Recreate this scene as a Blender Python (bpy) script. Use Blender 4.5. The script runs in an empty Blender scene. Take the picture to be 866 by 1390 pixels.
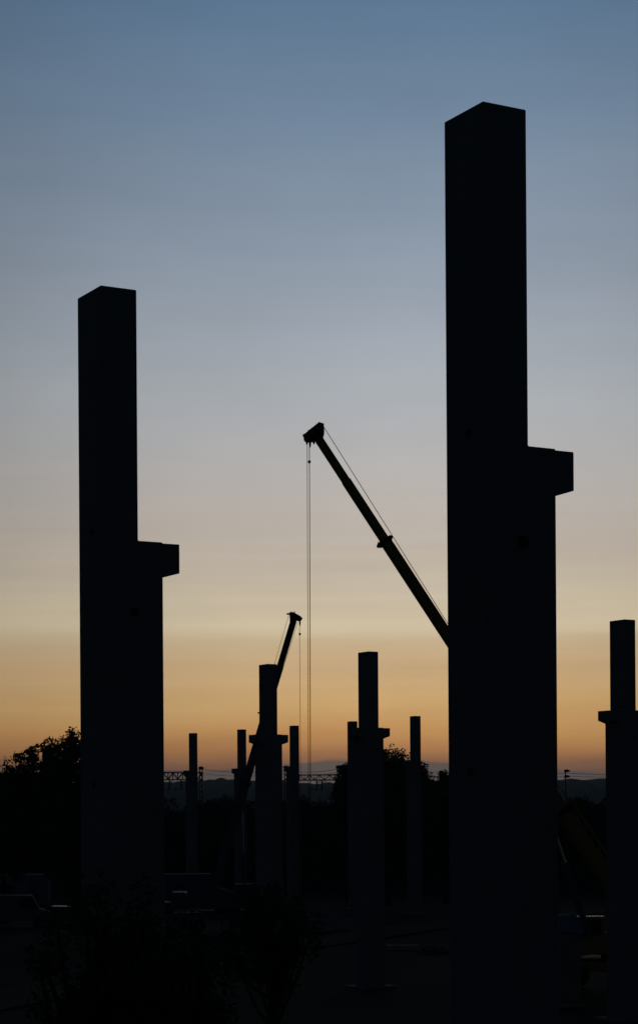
import bpy, bmesh, math, random
from mathutils import Vector, Matrix
PI = math.pi
R = math.radians
scene = bpy.context.scene
COL = scene.collection

# ------------------------------------------------------------------ camera model
EYE = 9.0            # viewpoint height above the site, metres
F = 2750.0           # focal length in pixels of the 866 px wide photograph
ROLL = 0.0065
HZ = 1100.0          # row of the true horizon
def uv(px, py):
    dx, dy = px - 433.0, HZ - py
    return dx + ROLL * dy, dy - ROLL * dx
def at(px, py, d):
    u, v = uv(px, py)
    return Vector((u * d / F, d, EYE + v * d / F))

cam_d = bpy.data.cameras.new('camera')
cam = bpy.data.objects.new('camera', cam_d); COL.objects.link(cam)
cam_d.sensor_fit = 'HORIZONTAL'; cam_d.sensor_width = 36.0
cam_d.lens = F / 866.0 * 36.0
cam_d.shift_y = (HZ - 695.0) / 866.0
cam_d.clip_start = 0.5; cam_d.clip_end = 20000
cam.matrix_world = Matrix.Translation((0, 0, EYE)) @ Matrix.Rotation(PI / 2, 4, 'X') @ Matrix.Rotation(-ROLL, 4, 'Z')
scene.camera = cam

# ------------------------------------------------------------------ materials
def lin(c):
    c /= 255.0
    return c / 12.92 if c <= 0.04045 else ((c + 0.055) / 1.055) ** 2.4
def L3(r, g, b): return (lin(r), lin(g), lin(b), 1.0)

def mat(name, c1, c2=None, rough=0.8, scale=3.0, metal=0.0, bump=0.0, stretch=(1, 1, 1), spec=0.4):
    m = bpy.data.materials.new(name); m.use_nodes = True
    nt = m.node_tree; b = nt.nodes['Principled BSDF']
    b.inputs['Roughness'].default_value = rough
    b.inputs['Metallic'].default_value = metal
    c2 = c2 or tuple(x * 0.7 for x in c1)
    tc = nt.nodes.new('ShaderNodeTexCoord'); mp = nt.nodes.new('ShaderNodeMapping')
    mp.inputs['Scale'].default_value = stretch
    n = nt.nodes.new('ShaderNodeTexNoise'); n.inputs['Scale'].default_value = scale
    n.inputs['Detail'].default_value = 7; n.inputs['Roughness'].default_value = 0.6
    r = nt.nodes.new('ShaderNodeValToRGB')
    r.color_ramp.elements[0].position = 0.35; r.color_ramp.elements[1].position = 0.65
    r.color_ramp.elements[0].color = (*c1, 1); r.color_ramp.elements[1].color = (*c2, 1)
    nt.links.new(tc.outputs['Object'], mp.inputs[0]); nt.links.new(mp.outputs[0], n.inputs['Vector'])
    nt.links.new(n.outputs['Fac'], r.inputs[0]); nt.links.new(r.outputs[0], b.inputs['Base Color'])
    b.inputs['Specular IOR Level'].default_value = spec
    if bump:
        bp = nt.nodes.new('ShaderNodeBump'); bp.inputs['Strength'].default_value = bump
        bp.inputs['Distance'].default_value = 0.05
        n2 = nt.nodes.new('ShaderNodeTexNoise'); n2.inputs['Scale'].default_value = scale * 6
        n2.inputs['Detail'].default_value = 6
        nt.links.new(mp.outputs[0], n2.inputs['Vector'])
        nt.links.new(n2.outputs['Fac'], bp.inputs['Height']); nt.links.new(bp.outputs[0], b.inputs['Normal'])
    return m

M = dict(
    concrete=mat('concrete', (.25, .26, .27), (.19, .20, .21), .85, 1.2, bump=.25, stretch=(1, 1, .25)),
    corbel=mat('corbel_concrete', (.24, .25, .26), (.18, .19, .20), .85, 2.0, bump=.25),
    footing=mat('footing_concrete', (.22, .22, .21), (.15, .15, .14), .9, 2.0, bump=.4),
    socket=mat('socket_recess', (.03, .03, .03), (.02, .02, .02), .95),
    soil=mat('soil', (.045, .038, .03), (.03, .026, .022), 1.0, .08, bump=1.0, spec=.03),
    track=mat('track', (.07, .062, .052), (.05, .044, .038), 1.0, .3, bump=.8, stretch=(1, .2, 1), spec=.03),
    hill=mat('hill_woodland', (.03, .045, .03), (.045, .06, .04), .95, .02, bump=.6, spec=.05),
    bank=mat('bank_grass', (.045, .06, .025), (.06, .07, .035), .95, .3, bump=.8),
    bark=mat('bark', (.06, .045, .035), (.035, .028, .022), .9, 6, bump=.6, stretch=(1, 1, .2)),
    leaf=mat('leaf', (.05, .075, .03), (.035, .055, .022), .75, 1.5),
    leaf2=mat('leaf_dark', (.04, .06, .028), (.028, .045, .02), .75, 1.5),
    yellow=mat('crane_yellow', (.42, .29, .05), (.36, .24, .05), .4, 2),
    crgrey=mat('crane_grey', (.10, .13, .17), (.08, .10, .14), .6, 2, spec=.2),
    black=mat('black_steel', (.03, .03, .032), (.02, .02, .022), .7, 4, spec=.15),
    steel=mat('galvanised_steel', (.14, .14, .15), (.09, .09, .10), .5, 3, metal=.6),
    chrome=mat('chrome_rod', (.7, .7, .7), (.65, .65, .65), .15, 3, metal=1.0),
    rope=mat('wire_rope', (.10, .10, .10), (.07, .07, .07), .5, 8),
    rubber=mat('rubber', (.02, .02, .02), (.03, .03, .03), .9, 5),
    glass=mat('dark_glass', (.03, .04, .05), (.02, .03, .04), .08, 1),
    white=mat('panel_paint', (.20, .24, .28), (.16, .19, .22), .75, 1.5, spec=.12),
    blue=mat('blue_panel', (.06, .12, .22), (.05, .10, .18), .75, 1.5, spec=.12),
    tarp=mat('blue_tarp', (.12, .26, .38), (.09, .2, .32), .6, 3, bump=.5),
    darkpaint=mat('dark_car_paint', (.06, .065, .07), (.05, .055, .06), .38, 1),
    lens=mat('lamp_lens', (.7, .7, .7), (.6, .6, .6), .15, 2),
    redlens=mat('red_lens', (.35, .02, .02), (.3, .02, .02), .2, 2),
    timber=mat('timber', (.42, .36, .27), (.32, .27, .2), .9, 3, bump=.3, stretch=(.3, 1, 1), spec=.1),
    board=mat('hoarding_board', (.30, .33, .38), (.24, .27, .31), .6, 1),
    stone=mat('rubble_stone', (.28, .26, .23), (.18, .17, .15), .9, 4, bump=.5),
)

# ------------------------------------------------------------------ mesh builder
class MB:
    def __init__(s): s.v = []; s.f = []
    def add(s, vs, fs, T=None):
        o = len(s.v)
        s.v += [tuple(T @ Vector(p)) if T is not None else tuple(p) for p in vs]
        s.f += [tuple(i + o for i in f) for f in fs]
        return s
    def box(s, x0, x1, y0, y1, z0, z1, T=None, ch=0.0):
        c = min(ch, (x1-x0)*.3, (y1-y0)*.3, (z1-z0)*.3)
        if c <= 0:
            vs = [(x, y, z) for z in (z0, z1) for y in (y0, y1) for x in (x0, x1)]
            fs = [(0, 2, 3, 1), (4, 5, 7, 6), (0, 1, 5, 4), (2, 6, 7, 3), (0, 4, 6, 2), (1, 3, 7, 5)]
            return s.add(vs, fs, T)
        bm = bmesh.new(); bmesh.ops.create_cube(bm, size=1)
        for v in bm.verts:
            v.co = Vector(((x0+x1)/2 + v.co.x*(x1-x0), (y0+y1)/2 + v.co.y*(y1-y0), (z0+z1)/2 + v.co.z*(z1-z0)))
        bmesh.ops.bevel(bm, geom=bm.edges[:], offset=c, segments=1, affect='EDGES', profile=.5)
        bm.verts.index_update()
        s.add([v.co.copy() for v in bm.verts], [[v.index for v in f.verts] for f in bm.faces], T); bm.free()
        return s
    def prism(s, pts, y0, y1, T=None, ch=0.0):
        """outline in xz, extruded along y"""
        bm = bmesh.new()
        a = [bm.verts.new((x, y0, z)) for x, z in pts]; f = bm.faces.new(a)
        r = bmesh.ops.extrude_face_region(bm, geom=[f])
        for e in r['geom']:
            if isinstance(e, bmesh.types.BMVert): e.co.y = y1
        bmesh.ops.recalc_face_normals(bm, faces=bm.faces[:])
        if ch: bmesh.ops.bevel(bm, geom=bm.edges[:], offset=ch, segments=1, affect='EDGES', profile=.5)
        bm.verts.index_update()
        s.add([v.co.copy() for v in bm.verts], [[v.index for v in f.verts] for f in bm.faces], T); bm.free()
        return s
    def tube(s, pts, rad, n=8, T=None):
        pts = [Vector(p) for p in pts]
        rr = rad if isinstance(rad, (list, tuple)) else [rad] * len(pts)
        vs = []; fs = []
        for i, p in enumerate(pts):
            d = (pts[min(i+1, len(pts)-1)] - pts[max(i-1, 0)]).normalized()
            q = d.to_track_quat('Z', 'Y')
            for k in range(n):
                a = 2*PI*k/n
                vs.append(p + q @ Vector((rr[i]*math.cos(a), rr[i]*math.sin(a), 0)))
        for i in range(len(pts)-1):
            for k in range(n):
                fs.append((i*n+k, i*n+(k+1) % n, (i+1)*n+(k+1) % n, (i+1)*n+k))
        fs.append(tuple(range(n-1, -1, -1))); fs.append(tuple((len(pts)-1)*n+k for k in range(n)))
        return s.add(vs, fs, T)
    def cyl(s, c, axis, r, h, n=20, T=None):
        c = Vector(c); a = Vector(axis).normalized() * (h/2)
        return s.tube([c-a, c+a], r, n, T)
    def ball(s, c, r, n=10, m=6, T=None, sq=(1, 1, 1)):
        vs = []; fs = []; c = Vector(c)
        for j in range(m+1):
            th = PI*j/m
            for k in range(n):
                a = 2*PI*k/n
                vs.append(c + Vector((r*sq[0]*math.sin(th)*math.cos(a), r*sq[1]*math.sin(th)*math.sin(a), r*sq[2]*math.cos(th))))
        for j in range(m):
            for k in range(n):
                fs.append((j*n+k, (j+1)*n+k, (j+1)*n+(k+1) % n, j*n+(k+1) % n))
        return s.add(vs, fs, T)
    def mesh(s, name, m):
        me = bpy.data.meshes.new(name); me.from_pydata(s.v, [], s.f)
        me.validate(); me.update(); me.materials.append(m)
        return me
    def build(s, name, m, parent=None, loc=None):
        o = bpy.data.objects.new(name, s.mesh(name, m)); COL.objects.link(o)
        if parent: o.parent = parent
        if loc is not None: o.location = loc
        return o

def thing(name, label, cat, loc=(0, 0, 0), rz=0, group=None):
    o = bpy.data.objects.new(name, None); COL.objects.link(o)
    o.empty_display_size = 0.3
    o.location = Vector(loc); o.rotation_euler = (0.0, 0.0, float(rz))
    o['label'] = label; o['category'] = cat
    if group: o['group'] = group
    return o
def tag(o, label, cat, group=None):
    o['label'] = label; o['category'] = cat
    if group: o['group'] = group
    return o
def copy_tree(o, parent=None):
    c = o.copy(); COL.objects.link(c)
    if parent: c.parent = parent
    for ch in list(o.children): copy_tree(ch, c)
    return c
def seg(a, b, w, h, mb):
    """rectangular bar from a to b; w along the side, h in the vertical plane"""
    a, b = Vector(a), Vector(b); d = b - a; L = d.length; x = d.normalized()
    up = Vector((0, 0, 1)) if abs(x.z) < .98 else Vector((1, 0, 0))
    y = up.cross(x).normalized(); z = x.cross(y)
    T = Matrix((x, y, z)).transposed().to_4x4(); T.translation = a
    return mb.box(0, L, -w/2, w/2, -h/2, h/2, T)

# ------------------------------------------------------------------ setting
def ground():
    n = 90; vs = []; fs = []; rnd = random.Random(4)
    def sp(t, a, b): return a + (b-a)*t
    xs = [math.copysign(abs(t)**2.2, t)*2900 for t in [(-1 + 2*i/n) for i in range(n+1)]]
    ys = [-60 + (i/n)**2.2*2860 for i in range(n+1)]
    for y in ys:
        for x in xs:
            z = rnd.uniform(-.06, .06) if y < 400 else rnd.uniform(-.5, .1)
            vs.append((x, y, z - .06))
    for j in range(n):
        for i in range(n):
            a = j*(n+1)+i; fs.append((a, a+1, a+n+2, a+n+1))
    o = MB().add(vs, fs).build('ground', M['soil']); o['kind'] = 'structure'
    for p in o.data.polygons: p.use_smooth = True
ground()
tr = MB()
pts = [(-30, 60), (-16, 95), (-4, 130), (10, 160), (30, 185), (70, 205)]
for i in range(len(pts)-1):
    (x0, y0), (x1, y1) = pts[i], pts[i+1]
    d = Vector((x1-x0, y1-y0)).normalized(); nx, ny = -d.y*2.6, d.x*2.6
    tr.add([(x0-nx, y0-ny, .03), (x1-nx, y1-ny, .03), (x1+nx, y1+ny, .03), (x0+nx, y0+ny, .03)], [(0, 1, 2, 3)])
o = tr.build('dirt_track', M['track']); o['kind'] = 'structure'

# wooded hills on the skyline
def hills():
    rnd = random.Random(11); vs = []; fs = []
    nx, ny = 520, 26; X0, X1, Y0, Y1 = -1500, 1500, 1850, 2780
    ph = [rnd.uniform(0, 6.28) for _ in range(8)]
    tree = [rnd.uniform(-.9, .9) + (rnd.uniform(.5, 2.4) if rnd.random() < .1 else 0) for _ in range(nx+1)]
    for j in range(ny+1):
        y = Y0 + (Y1-Y0)*j/ny; s = max(0.0, math.sin(PI*j/ny))**.8
        for i in range(nx+1):
            x = X0 + (X1-X0)*i/nx
            h = 42.0 + .8*math.sin(x/170+1.2) + .4*math.sin(x/61+ph[1]) + .4*math.sin(x/23+ph[2])
            h += 1.6*math.exp(-((x+112)/50)**2) - 2.0*math.exp(-((x-8)/60)**2)
            vs.append((x, y, h*s + (tree[i] + rnd.uniform(-.4, .4))*s - 1))
    for j in range(ny):
        for i in range(nx):
            a = j*(nx+1)+i; fs.append((a, a+1, a+nx+2, a+nx+1))
    o = MB().add(vs, fs).build('hills', M['hill']); o['kind'] = 'structure'
hills()
# low bank that carries the railway
o = MB().prism([(-170, -1), (-165, 3.6), (165, 3.6), (170, -1)], 262, 284).build('railway_embankment', M['bank']); o['kind'] = 'structure'

# ------------------------------------------------------------------ precast columns
TH = R(29.5)
TOPZ, CORZ = 8.0 + EYE, 4.15 + EYE
def make_column(kind, label, left_px, top_py, group, d=None, b=None, cw=None, rx=None):
    b = b or {'right': .80, 'left': .80, 'both': 1.0}[kind]
    a = .60
    l, r = {'right': (0, .385), 'left': (.385, 0), 'both': (.27, .29)}[kind]
    c = {'right': .265, 'left': .265, 'both': .39}[kind]
    c = cw or c
    r = rx or r
    u, v = uv(left_px, top_py)
    if d is None: d = (TOPZ-EYE) * F / v
    X = u * (d + b*math.cos(TH)) / F + b*math.sin(TH)
    t = thing('precast_column', label, 'column', (X, d, 0), TH, group)
    prof = [(-l, .02), (a+r, .02), (a+r, CORZ)]
    if r: prof += [(a, CORZ)]
    prof += [(a, TOPZ), (0, TOPZ)]
    if l: prof += [(0, CORZ)]
    prof += [(-l, CORZ)]
    if not r: prof = [p for p in prof if p != (a+r, CORZ)]
    if not l: prof = [p for p in prof if p != (-l, CORZ)] 
    MB().prism(prof, 0, b, ch=.012).build('shaft', M['concrete'], t)
    tip, inn = (.45, .53) if kind != 'both' else (.41, .54)
    z = CORZ - .015
    if r:
        MB().prism([(a+r, z), (a+r+c, z), (a+r+c, z-tip), (a+r, z-inn)], .01, b-.01, ch=.008).build('corbel', M['corbel'], t)
    if l:
        MB().prism([(-l-c, z), (-l, z), (-l, z-inn), (-l-c, z-tip)], .01, b-.01, ch=.008).build('corbel', M['corbel'], t)
    MB().box(-l-.45, a+r+.45, -.45, b+.45, -.5, .06, ch=.02).build('footing', M['footing'], t)
    for zz, face in ((EYE+4.3, 0), (EYE+.42, 0), (EYE+3.05, 1)):
        mb = MB()
        for k in range(16 if face else 0):      # raised ring round a cast-in lifting socket on the corbel-side face
            a0, a1 = 2*PI*k/16, 2*PI*(k+1)/16
            for rr0, rr1, y0, y1 in ((.045, .075, -.006, .004),):
                q = [(math.cos(x)*rr, math.sin(x)*rr) for x, rr in ((a0, rr0), (a1, rr0), (a1, rr1), (a0, rr1))]
                vs = [(.52+x, y, zz+z_) for y in (y0, y1) for x, z_ in q]
                mb.add(vs, [(0, 1, 2, 3), (7, 6, 5, 4), (0, 4, 5, 1), (1, 5, 6, 2), (2, 6, 7, 3), (3, 7, 4, 0)])
        if face: mb.cyl((.52, -.001, zz), (0, 1, 0), .044, .006, 16)
        else:
            mb.cyl((-.001 if not l or zz > CORZ else -l-.001, b*.42, zz), (1, 0, 0), .055, .006, 16)
        mb.build('lifting_socket', M['socket'], t)
    return t
GE = 'precast concrete columns standing on the building site'
make_column('right', 'tallest and nearest concrete column, right of centre, with one corbel high on its right side', 602.6, 158, GE, d=8*F/962.5, b=.80)
make_column('right', 'second tallest concrete column, at the left of the photo, corbel on its right side', 105.0, 393, GE, d=8*F/715.4, b=.90, cw=.29, rx=.415)
make_column('both', 'double corbel column cut by the right edge of the photo', 827.3, 841, GE)
make_column('both', 'double corbel column in the middle, beside the leafy tree crown', 485.8, 884.5, GE)
make_column('both', 'double corbel column with the smaller crane boom crossing behind it', 351.3, 901.5, GE)
make_column('left', 'thin distant column just right of the big left column, leftmost of the far row', 256.2, 995.5, GE)
make_column('left', 'thin distant column crossed at its foot by the smaller crane boom', 321.8, 990.5, GE)
make_column('left', 'thin distant column just left of the two hanging crane ropes', 392.8, 985.3, GE)
make_column('right', 'thin distant column half hidden behind the left side of the middle column', 471.3, 979.5, GE)
make_column('left', 'thin distant column standing alone in front of the leafy tree crown', 556.2, 972.3, GE)

# ------------------------------------------------------------------ mobile cranes
def crane_geometry(t, s, D, pivot, tip, secs, collars, paint, head_pts, sheaves, drops, ropes_top, hang, hook, carrier_yaw, cab_side, cyl_s, jib=False, knobs=()):
    """t sits at the slewing centre on the ground; the boom lies in the local xz plane.
    s = +1 boom towards world +X, -1 towards world -X.  Everything in metres."""
    P, T_ = Vector(pivot), Vector(tip); ax = (T_-P).normalized(); L = (T_-P).length
    nrm = Vector((-ax.z*s, 0, ax.x*s)) if s > 0 else Vector((ax.z, 0, -ax.x))
    if nrm.z < 0: nrm = -nrm           # the upper/back side of the boom
    for i, (s0, s1, w) in enumerate(secs):
        mb = MB(); a = P + ax*s0; b = P + ax*s1
        x = ax; z = nrm; y = z.cross(x)
        T = Matrix((x, y, z)).transposed().to_4x4(); T.translation = a
        ln = (b-a).length; h = w/2
        # hexagonal boom section: flat top, folded lower web
        pr = [(-h*.8, h), (h*.8, h), (h*.8, -h*.45), (h*.4, -h), (-h*.4, -h), (-h*.8, -h*.45)]
        vs = [(0, p[0], p[1]) for p in pr] + [(ln, p[0], p[1]) for p in pr]
        fs = [(0, 1, 2, 3, 4, 5), (11, 10, 9, 8, 7, 6)] + [(k, k+6, (k+1) % 6+6, (k+1) % 6) for k in range(6)]
        mb.add(vs, fs, T); mb.build('boom_section', paint, t)
    for sc, w, thick, up, dn in collars:
        mb = MB(); a = P + ax*sc
        T = Matrix((ax, nrm.cross(ax), nrm)).transposed().to_4x4(); T.translation = a
        mb.box(-thick/2, thick/2, -w/2, w/2, -w/2, w/2, T, ch=.02)
        mb.prism([(-.10, w/2), (.16, w/2), (.07, w/2+up), (-.02, w/2+up)], -.13, .13, T)
        mb.prism([(-.16, -w/2), (-.02, -w/2-dn), (.06, -w/2-dn*.9), (.10, -w/2-dn*.55), (.2, -w/2)], -.15, .15, T)
        mb.build('boom_collar', M['black'], t)
    hd = MB().prism(head_pts, -.28, -.16).prism(head_pts, .16, .28)
    inner = [(x*.97+head_pts[0][0]*.03, z*.97+head_pts[0][1]*.03) for x, z in head_pts]
    hd.prism(inner, -.12, .12)
    ho = hd.build('boom_head', M['black'], t)
    for x, z, r in sheaves:
        MB().cyl((x, 0, z), (0, 1, 0), r, .66, 16).build('sheave', M['steel'], ho)
    for x, z, r in knobs:
        MB().cyl((x, 0, z), (0, 1, 0), r, .5, 10).build('pulley_pin', M['black'], ho)
    for x, z0, z1, r in drops:
        MB().tube([(x, 0, z0), (x, 0, (z0*2+z1)/3), (x, 0, z1)], [r, r*1.2, r*.6], 8).build('rope_guard', M['black'], ho)
    for pts, r in ropes_top:
        MB().tube(pts, r, 6).build('boom_rope', M['rope'], t)
    for x0, z0, x1, z1, r in hang:
        MB().tube([(x0, -.04, z0), (x1, -.04, z1)], r, 6).build('hoist_rope', M['rope'], t)
    hb = MB(); hx, hz, br = hook
    hb.ball((hx, -.04, hz), br, 12, 8, sq=(1, .8, 1.15)).build('hoist_limit_weight', M['black'], t)
    # hook block at the end of the hoist rope
    ex, ez = hang[0][2], hang[0][3]
    hk = MB().box(ex-.02, ex+.34, -.2, .12, ez-.75, ez, ch=.05)
    hko = hk.build('hook_block', M['black'], t)
    MB().tube([(ex+.16, -.04, ez-.75), (ex+.16, -.04, ez-.95), (ex+.32, -.04, ez-1.1), (ex+.3, -.04, ez-1.3), (ex+.14, -.04, ez-1.38), (ex+.0, -.04, ez-1.25)], [.05, .05, .06, .06, .05, .02], 8).build('hook', M['steel'], hko)
    # lift cylinder
    top = P + ax*cyl_s - nrm*.35; bot = Vector((P.x + s*2.3, 0, P.z-.9)) 
    mid = bot.lerp(top, .55)
    MB().tube([bot, mid], .17, 14).build('lift_cylinder', M['crgrey'], t)
    MB().tube([mid, top], .10, 14).build('cylinder_rod', M['chrome'], t)
    # superstructure
    z0 = 1.75
    MB().cyl((0, 0, z0-.12), (0, 0, 1), .95, .28, 28).build('slewing_ring', M['black'], t)
    sup = MB()
    for yy in (-.62, .48):
        sup.prism([(s*2.7, z0+.05), (s*2.7, z0+.45), (P.x+s*.3, P.z+.3), (P.x-s*.4, P.z+.3), (-s*3.0, z0+.9), (-s*3.0, z0+.05)], yy, yy+.14)
    sup.box(min(-s*3, s*2.4), max(-s*3, s*2.4), -.47, .47, z0+.05, z0+.25)
    so = sup.build('turntable', paint, t)
    MB().cyl((-s*1.9, 0, z0+.95), (0, 1, 0), .38, .9, 18).build('winch', M['steel'], so)
    MB().box(min(-s*3.0, -s*4.1), max(-s*3.0, -s*4.1), -1.3, 1.3, z0+.05, z0+1.25, ch=.08).build('counterweight', M['crgrey'], t)
    cy = cab_side
    cabp = [(s*.6, z0+.1), (s*2.35, z0+.1), (s*2.55, z0+.9), (s*2.0, z0+1.85), (s*.6, z0+1.85)]
    y0, y1 = (cy, cy+.85)
    cb = MB().prism(cabp, y0, y1, ch=.03).build('operator_cab', paint, t)
    MB().prism([(s*.8, z0+.85), (s*2.38, z0+.85), (s*1.92, z0+1.72), (s*.8, z0+1.72)], y0-.012, y0-.002).build('side_window', M['glass'], cb)
    Tw = Matrix.Translation((0, 0, 0))
    MB().prism([(s*2.57, z0+.92), (s*2.59, z0+.93), (s*2.05, z0+1.8), (s*2.03, z0+1.79)], y0+.08, y1-.08).build('windscreen', M['glass'], cb)
    # carrier
    Tc = Matrix.Rotation(carrier_yaw, 4, 'Z')
    MB().box(-5.6, 4.4, -1.2, 1.2, .95, 1.5, Tc, ch=.04).build('chassis', paint, t)
    MB().box(-5.6, 2.0, -1.3, 1.3, 1.501, 1.6, Tc).build('deck', M['black'], t)
    ccab = MB().prism([(4.4, .6), (6.35, .6), (6.45, 1.5), (6.15, 2.35), (4.4, 2.35)], -1.28, 1.28, Tc, ch=.05).build('driver_cab', M['blue'] if jib else paint, t)
    MB().prism([(6.47, 1.5), (6.49, 1.5), (6.2, 2.28), (6.18, 2.28)], -1.1, 1.1, Tc).build('windscreen', M['glass'], ccab)
    for yy in (-1.295, 1.285):
        MB().prism([(4.75, 1.5), (6.25, 1.5), (6.0, 2.2), (4.75, 2.2)], yy, yy+.01, Tc).build('side_window', M['glass'], ccab)
    for yy in (-.95, .95):
        MB().cyl((6.42, yy, .85), (1, 0, 0), .13, .08, 14, Tc).build('headlight', M['lens'], ccab)
    MB().box(6.3, 6.62, -1.25, 1.25, .45, .75, Tc, ch=.04).build('bumper', M['black'], t)
    for xx in (-4.4, -2.9, 2.6, 5.2 - .9):
        for yy in (-1.08, 1.08):
            w = MB()
            w.tube([(xx, yy-.19, .56), (xx, yy-.15, .56), (xx, yy+.15, .56), (xx, yy+.19, .56)], [.46, .56, .56, .46], 22, Tc)
            wo = w.build('wheel', M['rubber'], t)
            MB().cyl((xx, yy, .56), (0, 1, 0), .28, .42, 14, Tc).build('rim', M['steel'], wo)
    for xx in (-5.2, 1.4):
        for sy in (-1, 1):
            mb = MB().box(xx-.16, xx+.16, min(0, sy*3.3), max(0, sy*3.3), 1.0, 1.3, Tc)
            mb.cyl((xx, sy*3.2, .62), (0, 0, 1), .09, 1.1, 12, Tc)
            oo = mb.build('outrigger', M['crgrey'], t)
            MB().cyl((xx, sy*3.2, .07), (0, 0, 1), .34, .1, 16, Tc).build('outrigger_pad', M['black'], oo)

def mk_loc(t, D):
    def f(px, py):
        w = at(px, py, D); return (w.x - t.location.x, w.z)
    return f
# --- large crane, boom leaning to the left behind the nearest column
D1 = 100.0
pv = at(869, 1265, D1)
c1 = thing('mobile_crane', 'large mobile crane, long boom leaning left behind the tallest column', 'crane', (pv.x - 1.0, D1, 0))
g = mk_loc(c1, D1)
P1 = g(869, 1265); T1 = g(430.5, 593)
k = D1 / F
LEN = math.hypot(P1[0]-T1[0], P1[1]-T1[1])
def s_at(px, py):
    q = g(px, py); return math.hypot(q[0]-P1[0], q[1]-P1[1])
sc = s_at(523.5, 735)
secs = [(-.3, s_at(735, 1060), .74), (s_at(735, 1060), sc, .57), (sc, s_at(470, 653), .47), (s_at(470, 653), LEN, .42)]
head = [g(*p) for p in ((433, 574), (439.6, 576), (440.3, 587), (437, 600), (431, 603), (428, 598.5), (417, 599.5), (413.5, 597), (412.2, 591))]
crane_geometry(c1, -1, D1, (P1[0], 0, P1[1]), (T1[0], 0, T1[1]), secs,
    [(sc, .62, .26, .12, .2), (s_at(757, 1093)-.4, .8, .3, .25, .1)], M['yellow'], head,
    [(*g(416.5, 594.5), .16), (*g(423, 588), .15), (*g(434, 581), .2)],
    [(*(lambda q: (q[0], q[1]))(g(416.6, 599)), g(416.6, 603.5)[1], .05), (*g(420.8, 599), g(420.8, 607)[1], .05), (*g(426, 599), g(426, 603)[1], .05), ],
    [([(g(438, 577)[0], 0, g(438, 577)[1]), (g(534.9, 731)[0], 0, g(534.9, 731)[1]), (g(608, 847)[0], 0, g(608, 847)[1]), (g(895, 1268)[0], 0, g(895, 1268)[1])], .018)],
    [(g(416.9, 602)[0], g(416.9, 602)[1], g(419.0, 1130)[0], g(418.6, 1130)[1], .016), (g(420.0, 604)[0], g(420.0, 604)[1], g(421.6, 1130)[0], g(421.6, 1130)[1], .022)],
    (*g(419.9, 627), .075), R(152), .75, s_at(742, 1070), jib=True, knobs=[(*g(411.9, 591), .035), (*g(419, 585.2), .035), (*g(422.6, 582.6), .03), (*g(439, 576.5), .03)])
# stowed lattice jib along the base section
j = MB(); ax = (Vector((T1[0], 0, T1[1]))-Vector((P1[0], 0, P1[1]))).normalized(); nn = Vector((ax.z, 0, -ax.x))
P = Vector((P1[0], 0, P1[1]))
ch = [nn*.42 + Vector((0, .15, 0)), nn*.74 + Vector((0, .15, 0)), nn*.42 + Vector((0, .6, 0)), nn*.74 + Vector((0, .6, 0))]
for q in ch: j.tube([P + ax*.8 + q, P + ax*7.46 + q], .045, 6)
for i in range(10):
    a, b = P + ax*(.8+.666*i), P + ax*(.8+.666*(i+1))
    for m1, m2 in ((0, 1), (2, 3), (0, 2), (1, 3)):
        j.tube([a+ch[m1], b+ch[m2]], .025, 5)
j.build('stowed_jib', M['yellow'], c1)

# --- smaller crane, boom leaning to the right
D2 = 150.0
pv = at(290, 1210, D2)
c2 = thing('mobile_crane', 'smaller mobile crane with a steep boom leaning right behind the double corbel column', 'crane', (pv.x + 1.0, D2, 0))
g = mk_loc(c2, D2)
P1 = g(290, 1210); T1 = g(398.5, 843)
LEN = math.hypot(P1[0]-T1[0], P1[1]-T1[1])
sc = s_at(361.5, 966)
secs = [(-.3, s_at(333, 1063), .70), (s_at(333, 1063), sc, .60), (sc, s_at(380, 905), .53), (s_at(380, 905), LEN, .47)]
head = [g(*p) for p in ((393, 834), (397, 831.3), (399.5, 832.2), (407.5, 836.6), (410, 839.5), (408, 843.5), (405.5, 843.3), (402.5, 842.5), (401.5, 847), (393.5, 845))]
crane_geometry(c2, 1, D2, (P1[0], 0, P1[1]), (T1[0], 0, T1[1]), secs,
    [(sc, .66, .25, .12, .1), (s_at(333, 1063), .74, .25, .08, .08)], M['crgrey'], head,
    [(*g(395.3, 834), .15), (*g(407, 840), .15)],
    [(*g(407, 843), g(407, 850)[1], .055)],
    [([(g(391.8, 836)[0], 0, g(391.8, 836)[1]), (g(374.6, 895)[0], 0, g(374.6, 895)[1]), (g(355, 968)[0], 0, g(355, 968)[1]), (g(342, 1030)[0], 0, g(342, 1030)[1]), (g(285, 1205)[0], 0, g(285, 1205)[1])], .016),
     ([(g(404, 845)[0], 0, g(404, 845)[1]), (g(377.5, 930)[0], 0, g(377.5, 930)[1])], .016)],
    [(g(406.6, 848)[0], g(406.6, 848)[1], g(408.5, 1130)[0], g(408.5, 1130)[1], .018)],
    (*g(407, 861), .085), R(200), -1.6, s_at(322, 1100), knobs=[(*g(409.8, 839.8), .05), (*g(399.8, 831.2), .04), (*g(394.6, 831.9), .06)])
q0, q1 = g(389.2, 833.6), g(394, 833.8)
MB().tube([(q0[0], 0, q0[1]), (q1[0], 0, q1[1])], .075, 6).build('rope_guide_pin', M['black'], c2)
q0, q1 = g(349.8, 968), g(357, 968)
MB().tube([(q0[0], 0, q0[1]), (q1[0], 0, q1[1])], .07, 6).build('boom_sensor', M['black'], c2)

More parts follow.
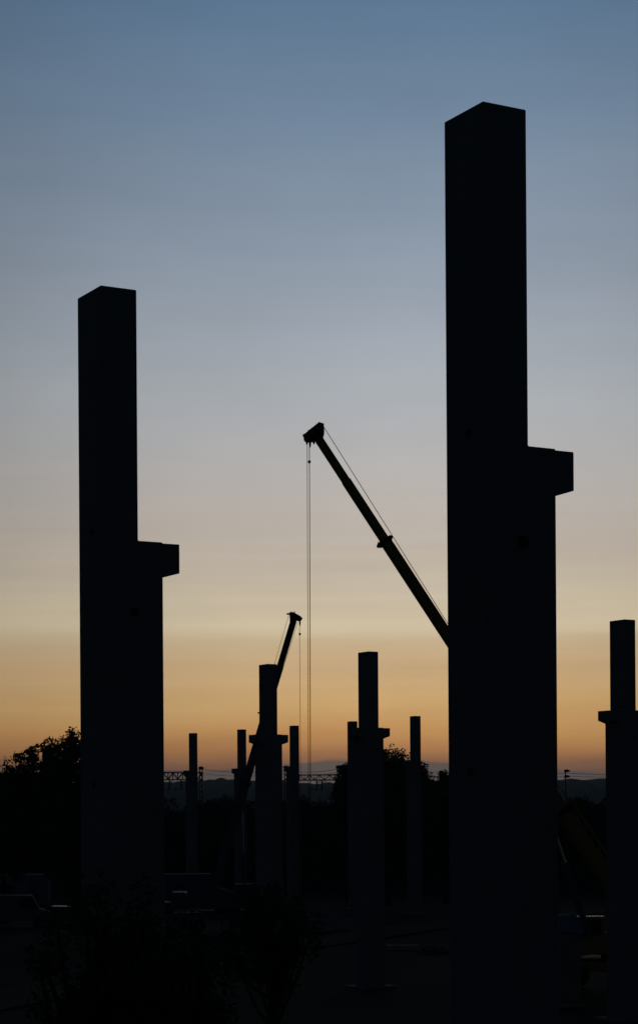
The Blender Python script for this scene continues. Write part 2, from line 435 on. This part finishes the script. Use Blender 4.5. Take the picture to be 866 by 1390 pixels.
# ------------------------------------------------------------------ railway gantries, masts and wires
DG = 266.0
kg = DG / F
def gantry(xl, xr, y_top, y_bot, post_top, posts, arms, label):
    base = at(xr, HZ, DG)
    t = thing('railway_gantry', label, 'gantry', (base.x, DG, 3.55), 0, 'railway portal gantries')
    def q(px, py):
        w = at(px, py, DG); return (w.x - base.x, w.z - 3.55)
    (x0, zt), (x1, _) = q(xl, y_top), q(xr, y_top)
    zt = q((xl+xr)/2, y_top)[1]; zb = q((xl+xr)/2, y_bot)[1]
    mb = MB()
    for yy in (-.35, .35):
        for zz in (zt, zb): mb.box(x0, x1, yy-.07, yy+.07, zz-.07, zz+.07)
        n = max(2, int((x1-x0)/.62)); st = (x1-x0)/n
        for i in range(n):
            xa, xb = x0+i*st, x0+(i+1)*st
            za, zb2 = (zt, zb) if i % 2 else (zb, zt)
            mb.tube([(xa, yy, za), (xb, yy, zb2)], .058, 5)
            mb.tube([(xb, yy, zt), (xb, yy, zb)], .045, 5)
    mb.build('truss_beam', M['steel'], t)
    for px in posts:
        x = q(px, y_top)[0]; z1 = q(px, post_top)[1]
        p = MB()
        for sx in (-.17, .17): p.box(x+sx-.07, x+sx+.07, -.2, .2, 0, z1)
        n = int(z1/.7)
        for i in range(n): p.box(x-.09, x+.09, -.15, .15, i*.7+.2, i*.7+.38)
        p.ball((x, 0, z1-.1), .38, 8, 5, sq=(1, 1, .6))
        p.build('mast', M['steel'], t)
    for px in arms:
        x = q(px, y_top)[0]
        p = MB().tube([(x, 0, zb), (x, 0, zb-1.3)], .09, 6).tube([(x, 0, zb-.35), (x+.55, 0, zb-.15)], .05, 6)
        p.tube([(x, 0, zb-1.2), (x-.8, 0, zb-1.25)], .05, 6)
        po = p.build('drop_arm', M['steel'], t)
        MB().tube([(x-.8, 0, zb-1.12), (x-.8, 0, zb-1.42)], [.08, .08], 8).build('insulator', M['stone'], po)
gantry(176, 274, 1049.5, 1059, 1042, (273, 178), (246, 230), 'lattice railway gantry with its mast just right of the leftmost thin column')
gantry(386, 461, 1052.5, 1059.5, 1041, (459.5, 388), (430, 437), 'lattice railway gantry between the thin columns, behind the hanging crane ropes')
def wire(pts, r, label):
    P0 = at(*pts[0], DG+.6)
    mb = MB()
    for a, b in zip(pts, pts[1:]):
        A, B = at(*a, DG+.6)-P0, at(*b, DG+.6)-P0; seq = []
        for i in range(13):
            s = i/12; p = A.lerp(B, s); p.z -= 4*s*(1-s)*.35; seq.append(p)
        mb.tube(seq, r, 5)
    o = mb.build('overhead_wire', M['rope'], loc=P0)
    tag(o, label, 'wire', 'overhead railway wires')
wire([(-160, 1046), (178, 1045), (273, 1044.5), (388, 1046), (459.5, 1044), (620, 1047), (768, 1050), (1000, 1047)], .028, 'upper overhead wire above the railway gantries')
wire([(-160, 1052), (178, 1051), (273, 1050.5), (388, 1050.5), (459.5, 1048.5), (620, 1053), (768, 1054), (1000, 1050.5)], .022, 'lower overhead wire just below the upper railway wire')
# signal post with two lamp heads
w = at(768, 1100, 262)
sp = thing('signal_post', 'slim post with two lamp heads right of the tallest column', 'signal', (w.x, 262, 3.5))
zt = at(768, 1045, 262).z - 3.5
MB().tube([(0, 0, 0), (0, 0, zt)], [.11, .07], 10).build('pole', M['steel'], sp)
for dz in (-.25, -.72 - .25):
    hd = MB().prism([(-.15, zt+dz-.16), (.5, zt+dz-.06), (.56, zt+dz+.12), (.2, zt+dz+.26), (-.15, zt+dz+.22)], -.22, .22, ch=.02).build('lamp_head', M['black'], sp)
    MB().cyl((.1, -.235, zt+dz+.03), (0, 1, 0), .1, .03, 12).build('lens', M['lens'], hd)

# ------------------------------------------------------------------ trees
def leaf_cloud(rnd, clumps, per, size, sig):
    vs = []; fs = []
    for (cx, cy, cz, cr) in clumps:
        for _ in range(per):
            while True:
                p = Vector((rnd.uniform(-1, 1), rnd.uniform(-1, 1), rnd.uniform(-1, 1)))
                if p.length < 1: break
            p = Vector((cx, cy, cz)) + Vector((p.x*cr, p.y*cr, p.z*cr*sig))
            a = Vector((rnd.gauss(0, 1), rnd.gauss(0, 1), rnd.gauss(0, .8))).normalized()
            b = a.cross(Vector((rnd.gauss(0, 1), rnd.gauss(0, 1), rnd.gauss(0, 1)))).normalized()
            s = size*rnd.uniform(.6, 1.3)
            n = a.cross(b)*s*.15
            o = len(vs)
            vs += [p - a*s, p + b*s*.42 + n, p + a*s, p - b*s*.42 + n]
            fs += [(o, o+1, o+2), (o, o+2, o+3)]
    return vs, fs
def tree_parts(rnd, H, rx, rz, cz, nclump, per, leaf, clump_r, shell=.45, sig=1.2, low=-1.0, xoff=0):
    """trunk + crown meshes, origin at the foot"""
    tr = MB(); cl = []
    lean = Vector((rnd.uniform(-.3, .3), rnd.uniform(-.3, .3), 0))
    r0 = H*.022+.06
    seq = [Vector((0, 0, -.2))] + [Vector((lean.x*t, lean.y*t, (H*.72)*t)) + Vector((rnd.uniform(-.08, .08), rnd.uniform(-.08, .08), 0)) for t in (.12, .3, .5, .75, 1)]
    tr.tube(seq, [r0*1.4, r0*1.05, r0*.9, r0*.75, r0*.5, r0*.2], 9)
    for i in range(nclump):
        while True:
            p = Vector((rnd.uniform(-1, 1), rnd.uniform(-1, 1), rnd.uniform(low, 1)))
            if shell < p.length < 1: break
        lump = 1 + .10*math.sin(p.x*5+H) * math.cos(p.y*4+H*2) + rnd.uniform(-.06, .05)
        c = Vector((p.x*rx*lump+xoff, p.y*rx*lump, cz + p.z*rz*lump))
        cl.append((c.x, c.y, c.z, clump_r*rnd.uniform(.7, 1.3)))
    for c in cl[::max(1, len(cl)//34)]:
        e = Vector(c[:3]); t0 = rnd.uniform(.35, .95); s = seq[1].lerp(seq[5], t0)
        m = s.lerp(e, .5) + Vector((0, 0, -.25)); 
        tr.tube([s, m, e], [r0*.38, r0*.22, .02], 5)
    vs, fs = leaf_cloud(rnd, cl, per, leaf, sig)
    return tr, MB().add(vs, fs)
def tree(px, d, H, rx, rz, nclump, per, leaf, clump_r, label, seed, m='leaf', name='leafy_tree', cat='tree', group=None, **kw):
    rnd = random.Random(seed); w = at(px, HZ, d)
    t = thing(name, label, cat, (w.x, d, 0), 0, group)
    tr, cr = tree_parts(rnd, H, rx, rz, H-rz-clump_r*.8, nclump, per, leaf, clump_r, **kw)
    tr.build('trunk', M['bark'], t); cr.build('crown', M[m], t)
    return t
tree(103, 150, 14.95, 5.8, 5.3, 1300, 46, .165, .36, 'big round leafy tree rising behind the left column', 3, shell=.4, sig=1.5)
tree(4, 165, 12.6, 2.7, 4.5, 420, 44, .16, .36, 'lower leafy tree at the left edge of the photo', 5, shell=.4)
tree(523, 192, 14.95, 4.9, 4.6, 1100, 44, .17, .38, 'broad leafy tree behind the middle columns', 8, shell=.35, sig=1.5)
tree(606, 196, 12.9, 2.6, 4.4, 170, 75, .18, .45, 'small leafy tree at the left edge of the tallest column', 9, shell=.4)
tree(473, 200, 14.2, 1.3, 4.6, 110, 70, .18, .36, 'narrow leafy tree showing left of the middle column', 10, shell=.3)
tree(300, 238, 10.9, 3.4, 4.6, 150, 60, .2, .55, 'dark round tree top between the two leftmost thin columns', 12, shell=.4)
# dark tree line below the hills
protos = []
for i in range(4):
    rnd = random.Random(40+i)
    t = thing('hedge_tree', 'dark leafy tree merging into the unlit tree line below the hills', 'tree', (0, 0, 0), 0, 'trees of the dark tree line')
    tr, cr = tree_parts(rnd, 10.2, 3.3, 4.6, 5.2, 230, 46, .26, .75, shell=.2, sig=1.0)
    tr.build('trunk', M['bark'], t); cr.build('crown', M['leaf2'], t)
    protos.append(t)
rnd = random.Random(77); first = [True]*4; n = 0
for row, (d0, step) in enumerate(((232, 3.7), (250, 4.3))):
    x = -62.0
    while x < 62:
        i = rnd.randrange(4)
        if first[i]: o = protos[i]; first[i] = False
        else: o = copy_tree(protos[i])
        d = d0 + rnd.uniform(-3, 3)
        o.location = (x + rnd.uniform(-.6, .6), d, 0)
        o.rotation_euler = (0, 0, rnd.uniform(0, 6.28))
        sc_ = (9 + 16.5*d/F)/10.35 * rnd.uniform(.96, 1.025)
        o.scale = (rnd.uniform(.95, 1.2), rnd.uniform(.95, 1.2), sc_)
        x += step*rnd.uniform(.8, 1.2)
# near shrubs whose tops rise into the lower left
tree(150, 27, 8.35, 1.0, 1.5, 120, 60, .05, .2, 'leafy bush top in front of the foot of the left column', 21, m='leaf', name='foreground_bush', cat='bush', shell=.2)
tree(235, 29, 7.75, .9, 1.3, 110, 60, .05, .2, 'lower leafy bush top right of the foot of the left column', 22, m='leaf', name='foreground_bush', cat='bush', shell=.2)
tree(365, 62, 6.9, 1.5, 1.6, 120, 60, .08, .26, 'leafy bush in front of the double corbel column by the smaller crane', 23, m='leaf', name='foreground_bush', cat='bush', shell=.2)

# ------------------------------------------------------------------ site things
def site_cabin(px, py_top, d, W, H, Dp, rz, label, paint):
    w = at(px, HZ, d); t = thing('site_cabin', label, 'container', (w.x, d, 0), rz, 'site cabins')
    mb = MB().box(0, W, 0, Dp, .15, H-.08)
    n = int(W/.28)
    for i in range(n):
        x = .1 + i*(W-.2)/n
        mb.box(x, x+.12, -.035, -.001, .3, H-.25)
    mb.build('wall_panels', M[paint], t)
    MB().box(-.06, W+.06, -.08, Dp+.06, H-.078, H, ch=.02).build('roof', M['white'], t)
    fr = MB()
    for x in (-.05, W-.07):
        for y in (-.07, Dp-.07): fr.box(x, x+.12, y, y+.12, 0, H-.082)
    fr.box(.075, W-.075, -.06, .04, .02, .149)
    fr.build('frame', M['crgrey'], t)
    dr = MB().box(W*.72, W*.72+.95, -.06, -.038, .25, 2.3).build('door', M['blue'], t)
    MB().box(W*.72+.08, W*.72+.13, -.10, -.062, 1.15, 1.3).build('handle', M['steel'], dr)
    wn = MB().box(W*.25, W*.25+1.3, -.055, -.037, 1.1, 2.0).build('window', M['glass'], t)
    f2 = MB()
    for a in ((0, 1.3, 0, .06), (0, 1.3, .84, .9), (0, .06, .06, .84), (1.24, 1.3, .06, .84), (.62, .68, .06, .84)):
        f2.box(W*.25+a[0], W*.25+a[1], -.075, -.057, 1.1+a[2], 1.1+a[3])
    f2.build('window_frame', M['white'], wn)
    return t
site_cabin(-22, 1184, 195, 6.1, 2.95, 2.4, 0, 'grey site cabin beyond the van at the left edge', 'white')
site_cabin(218, 1185, 198, 4.9, 2.8, 2.4, R(4), 'blue grey site cabin between the left column and the leftmost thin column', 'blue')

def road_vehicle(name, label, cat, loc, rz, paint, prof, glassprof, W, wheels, wr, lens_x):
    """profile in local xz, front towards +x"""
    t = thing(name, label, cat, loc, rz)
    bd = MB().prism(prof, -W/2, W/2, ch=.05).build('body', M[paint], t)
    for yy, s in ((-W/2-.008, 1), (W/2-.002, 1)):
        for gp in glassprof:
            MB().prism(gp, yy, yy+.01).build('window', M['glass'], t)
    xf = max(p[0] for p in prof); xr_ = min(p[0] for p in prof)
    for yy in (-W/2+.25, W/2-.25):
        MB().box(xf-.04, xf+.02, yy-.16, yy+.16, lens_x, lens_x+.2, ch=.01).build('headlight', M['lens'], t)
        MB().box(xr_-.02, xr_+.04, yy-.12, yy+.12, lens_x+.1, lens_x+.4, ch=.01).build('tail_light', M['redlens'], t)
    for xx in wheels:
        for yy in (-W/2+.1, W/2-.1):
            wo = MB().tube([(xx, yy-.11, wr), (xx, yy-.08, wr), (xx, yy+.08, wr), (xx, yy+.11, wr)], [wr*.85, wr, wr, wr*.85], 20).build('wheel', M['rubber'], t)
            MB().cyl((xx, yy, wr), (0, 1, 0), wr*.6, .235, 14).build('rim', M['steel'], wo)
    for yy in (-W/2-.12, W/2+.02):
        MB().box(xf*.45, xf*.45+.12, yy, yy+.1, 1.0, 1.2, ch=.02).build('wing_mirror', M['black'], t)
    MB().box(xf-.05, xf+.06, -W/2+.08, W/2-.08, .32, .5, ch=.03).build('bumper', M['black'], t)
    return t
w = at(20, HZ, 160)
road_vehicle('parked_van', 'grey panel van parked in front of the site cabin at the left edge', 'van', (w.x, 160, 0), R(8), 'white',
    [(-2.7, .4), (2.7, .4), (2.75, 1.1), (1.9, 1.35), (1.35, 2.4), (-2.7, 2.45)],
    [[(.35, 1.4), (1.72, 1.4), (1.28, 2.15), (.35, 2.15)]], 1.95, (-1.7, 1.75), .36, .75)
w = at(90, HZ, 162)
road_vehicle('parked_car', 'dark car with small glints parked right of the grey van', 'car', (w.x, 162, 0), R(-6), 'darkpaint',
    [(-2.1, .3), (2.1, .3), (2.12, .72), (1.05, .95), (.45, 1.42), (-1.2, 1.45), (-1.95, 1.0), (-2.12, .9)],
    [[(-1.7, .98), (-.35, .98), (-.35, 1.36), (-1.15, 1.36)], [(-.28, .98), (.88, .98), (.38, 1.36), (-.28, 1.36)]], 1.75, (-1.3, 1.32), .32, .55)

# pale planks, tarp and rubble near the lower right
def plank_stack(px, py, L, n, rz, label):
    d = EYE*F/uv(px, py)[1]*-1
    w = at(px, HZ, d); t = thing('plank_stack', label, 'planks', (w.x, d, 0), rz, 'stacks of planks on the ground')
    for x in (-L*.3, L*.3): MB().box(x-.05, x+.05, -.45, .45, 0, .1).build('bearer', M['timber'], t)
    for j_ in range(n):
        for i in range(3):
            MB().box(-L/2, L/2, -.42+i*.29, -.16+i*.29, .102+j_*.055, .15+j_*.055, ch=.004).build('plank', M['timber'], t)
plank_stack(775, 1293, .95, 3, R(3), 'short pale plank stack between the tallest column and the right edge column')
plank_stack(545, 1288, 2.1, 2, R(-4), 'low pale plank stack on the ground right of the middle column')
def rubble(px, py, n, spread, label, seed, m='stone'):
    d = EYE*F/-uv(px, py)[1]; w = at(px, HZ, d); rnd = random.Random(seed)
    mb = MB()
    for _ in range(n):
        r = rnd.uniform(.06, .2); x, y = rnd.gauss(0, spread), rnd.gauss(0, spread*.7)
        z = max(0, .35 - math.hypot(x, y)*.3)*rnd.random()
        T = Matrix.Translation((x, y, z+r*.5)) @ Matrix.Rotation(rnd.uniform(0, 6), 4, Vector((rnd.random(), rnd.random(), 1)))
        mb.box(-r, r, -r*.7, r*.7, -r*.5, r*.5, T, ch=r*.25)
    o = mb.build('rubble', M[m], loc=(w.x, d, 0)); o['kind'] = 'stuff'
rubble(592, 1293, 90, .55, 'low heap of broken rubble left of the foot of the tallest column', 5)
# blue sheeting draped over a pallet by the large crane
d = 92.0; w = at(769, HZ, d); zt = at(769, 1236, d).z
tp = thing('covered_pallet', 'stack on a pallet under blue sheeting beside the tallest column', 'pallet', (w.x, d, 0), R(12))
MB().box(-.6, .6, -.5, .5, 0, .14).build('pallet', M['timber'], tp)
MB().box(-.5, .5, -.42, .42, .142, zt-.3, ch=.03).build('blocks', M['stone'], tp)
sh = MB(); rnd = random.Random(2); n = 14; vs = []; fs = []
for j_ in range(n+1):
    for i in range(n+1):
        a, b = -1+2*i/n, -1+2*j_/n; m_ = max(abs(a), abs(b))
        z = zt - .22 - max(0, a)*.12 - (max(0, m_-.72)/.28)**1.1*.75 + rnd.uniform(-.025, .025)
        vs.append((a*.62, b*.54, z))
for j_ in range(n):
    for i in range(n): q = j_*(n+1)+i; fs.append((q, q+1, q+n+2, q+n+1))
so = sh.add(vs, fs).build('sheeting', M['tarp'], tp)
sm = so.modifiers.new('thickness', 'SOLIDIFY'); sm.thickness = .012
# concrete road barriers by the track
bp = thing('concrete_barrier', 'precast concrete barrier, left one of the pair left of the middle column', 'barrier', (0, 0, 0), 0, 'concrete barriers by the track')
MB().prism([(-.3, .0), (.3, .0), (.3, .1), (.14, .35), (.1, .85), (-.1, .85), (-.14, .35), (-.3, .1)], -1.4, 1.4, ch=.015).build('barrier_body', M['concrete'], bp)
MB().tube([(0, -.15, .84), (0, -.1, .93), (0, .1, .93), (0, .15, .84)], .015, 6).build('lifting_loop', M['steel'], bp)
for i, px in enumerate((425, 450)):
    o = bp if i == 0 else copy_tree(bp)
    d = 150 + i*2; w = at(px, HZ, d); o.location = (w.x, d, 0); o.rotation_euler = (0, 0, R(80))
    if i: o['label'] = 'precast concrete barrier, right one of the pair left of the middle column'

# ------------------------------------------------------------------ air
hz_ = MB().box(-3000, 3000, -200, 2900, -3, 90).build('haze', M['soil']); hz_['kind'] = 'stuff'
hm = bpy.data.materials.new('haze_air'); hm.use_nodes = True; nt = hm.node_tree
nt.nodes.clear(); out = nt.nodes.new('ShaderNodeOutputMaterial'); pvn = nt.nodes.new('ShaderNodeVolumePrincipled')
pvn.inputs['Color'].default_value = (.62, .85, 1.0, 1); pvn.inputs['Density'].default_value = HAZE = 0.00016
nt.links.new(pvn.outputs[0], out.inputs['Volume'])
hz_.data.materials.clear(); hz_.data.materials.append(hm)

# ------------------------------------------------------------------ dusk sky
wd = bpy.data.worlds.new('World'); scene.world = wd; wd.use_nodes = True
nt = wd.node_tree; nt.nodes.clear(); LK = nt.links.new
def val(x): return x
def math_(op, a, b=None, c=None, clamp=False):
    n = nt.nodes.new('ShaderNodeMath'); n.operation = op; n.use_clamp = clamp
    for i, q in enumerate((a, b, c)):
        if q is None: continue
        if isinstance(q, (int, float)): n.inputs[i].default_value = q
        else: LK(q, n.inputs[i])
    return n.outputs[0]
tc = nt.nodes.new('ShaderNodeTexCoord'); sx = nt.nodes.new('ShaderNodeSeparateXYZ'); LK(tc.outputs['Generated'], sx.inputs[0])
x, y, z = sx.outputs
hor = math_('MAXIMUM', math_('SQRT', math_('ADD', math_('MULTIPLY', x, x), math_('MULTIPLY', y, y))), 1e-4)
v = math_('MULTIPLY', math_('DIVIDE', z, hor), F)          # elevation
az = math_('ARCTAN2', x, y)                                 # azimuth from the sunset
u = math_('MULTIPLY', az, F)
def noise(su, sv, det, seed, rough=.55):
    cb = nt.nodes.new('ShaderNodeCombineXYZ')
    LK(math_('MULTIPLY', u, su), cb.inputs[0]); LK(math_('MULTIPLY', v, sv), cb.inputs[1]); cb.inputs[2].default_value = seed
    n = nt.nodes.new('ShaderNodeTexNoise'); n.inputs['Scale'].default_value = 1; n.inputs['Detail'].default_value = det
    n.inputs['Roughness'].default_value = rough
    LK(cb.outputs[0], n.inputs['Vector']); return math_('SUBTRACT', n.outputs['Fac'], .5)
n1 = noise(.0012, .012, 4, 1.3); n2 = noise(.004, .03, 5, 4.7); n3 = noise(.003, .0042, 4, 9.1)
vv = math_('ADD', v, math_('ADD', math_('MULTIPLY', n1, 55), math_('MULTIPLY', n2, 11)))
vv = math_('MAXIMUM', vv, 0)
VM = 2200.0
rp = nt.nodes.new('ShaderNodeValToRGB'); cr = rp.color_ramp; cr.interpolation = 'LINEAR'
SKY = [(0, 92, 84, 78), (42, 104, 86, 74), (60, 142, 104, 78), (78, 182, 130, 84), (104, 201, 150, 92), (145, 206, 167, 111), (195, 198, 167, 126),
       (228, 196, 173, 138), (250, 206, 190, 160), (350, 186, 174, 160), (450, 177, 172, 169), (550, 166, 169, 173), (650, 151, 158, 168), (800, 129, 142, 158),
       (950, 107, 127, 149), (1100, 88, 113, 140), (1500, 50, 72, 102), (2200, 16, 26, 42)]
while len(cr.elements) < len(SKY): cr.elements.new(.5)
for e, (q, r_, g_, b_) in zip(cr.elements, SKY):
    e.position = q/VM; e.color = L3(r_, g_, b_)
LK(math_('DIVIDE', vv, VM, clamp=True), rp.inputs[0])
# thin cloud bank above the hills
n4 = noise(.0045, .004, 3, 21.0, .4); n5 = noise(.005, .09, 4, 33.0)
top = math_('ADD', 63, math_('ADD', math_('MULTIPLY', n4, 46), math_('MULTIPLY', math_('MULTIPLY', az, az), -700)))
bank = math_('MULTIPLY', math_('SUBTRACT', math_('ADD', top, math_('MULTIPLY', n5, 14)), v), .35, clamp=True)
mx = nt.nodes.new('ShaderNodeMix'); mx.data_type = 'RGBA'
LK(math_('MULTIPLY', bank, .85), mx.inputs[0]); LK(rp.outputs[0], mx.inputs[6]); mx.inputs[7].default_value = L3(80, 86, 86)
# brightness: strongest round the sunset, gentle streaks
AZC = 0.05; SIG = 0.37
da = math_('SUBTRACT', az, AZC); fall = math_('EXPONENT', math_('MULTIPLY', math_('MULTIPLY', da, da), -1/SIG**2))
n6 = noise(.0013, .05, 4, 55.0, .6)
win = math_('MULTIPLY', math_('MULTIPLY', math_('SUBTRACT', v, 90), 1/60, clamp=True), math_('MULTIPLY', math_('SUBTRACT', 520, v), 1/200, clamp=True))
str_ = math_('ADD', 1.085, math_('ADD', math_('ADD', math_('MULTIPLY', n3, .22), math_('MULTIPLY', n2, .10)), math_('MULTIPLY', math_('MULTIPLY', n6, win), .19)))
amp = math_('MULTIPLY', fall, str_)
bg = nt.nodes.new('ShaderNodeBackground'); LK(mx.outputs[2], bg.inputs[0]); LK(amp, bg.inputs[1])
# the rest of the dome: physical twilight sky, plus an added even blue fill
SUN_EL, SUN_ROT = R(-2.0), AZC
sky = nt.nodes.new('ShaderNodeTexSky'); sky.sky_type = 'NISHITA'; sky.sun_disc = False
sky.sun_elevation = SUN_EL; sky.sun_rotation = SUN_ROT
bg2 = nt.nodes.new('ShaderNodeBackground'); LK(sky.outputs[0], bg2.inputs[0]); bg2.inputs[1].default_value = 0.05
bg3 = nt.nodes.new('ShaderNodeBackground'); bg3.inputs[0].default_value = (.0, .5, 1, 1); bg3.inputs[1].default_value = .0095
ad0 = nt.nodes.new('ShaderNodeAddShader'); LK(bg2.outputs[0], ad0.inputs[0]); LK(bg3.outputs[0], ad0.inputs[1])
ad = nt.nodes.new('ShaderNodeAddShader'); LK(bg.outputs[0], ad.inputs[0]); LK(ad0.outputs[0], ad.inputs[1])
wo = nt.nodes.new('ShaderNodeOutputWorld'); LK(ad.outputs[0], wo.inputs[0])

sl = bpy.data.lights.new('sun', 'SUN'); sl.energy = .04; sl.angle = R(12); sl.color = (1, .72, .48)
so_ = bpy.data.objects.new('sun', sl); COL.objects.link(so_)
so_.rotation_euler = (R(-89), 0, -AZC)       # last glow from just over the hills, behind the columns
scene.view_settings.view_transform = 'Standard'; scene.view_settings.look = 'None'
scene.view_settings.exposure = 0; scene.view_settings.gamma = 1
try: scene.cycles.volume_bounces = 1; scene.cycles.use_denoising = True
except Exception: pass
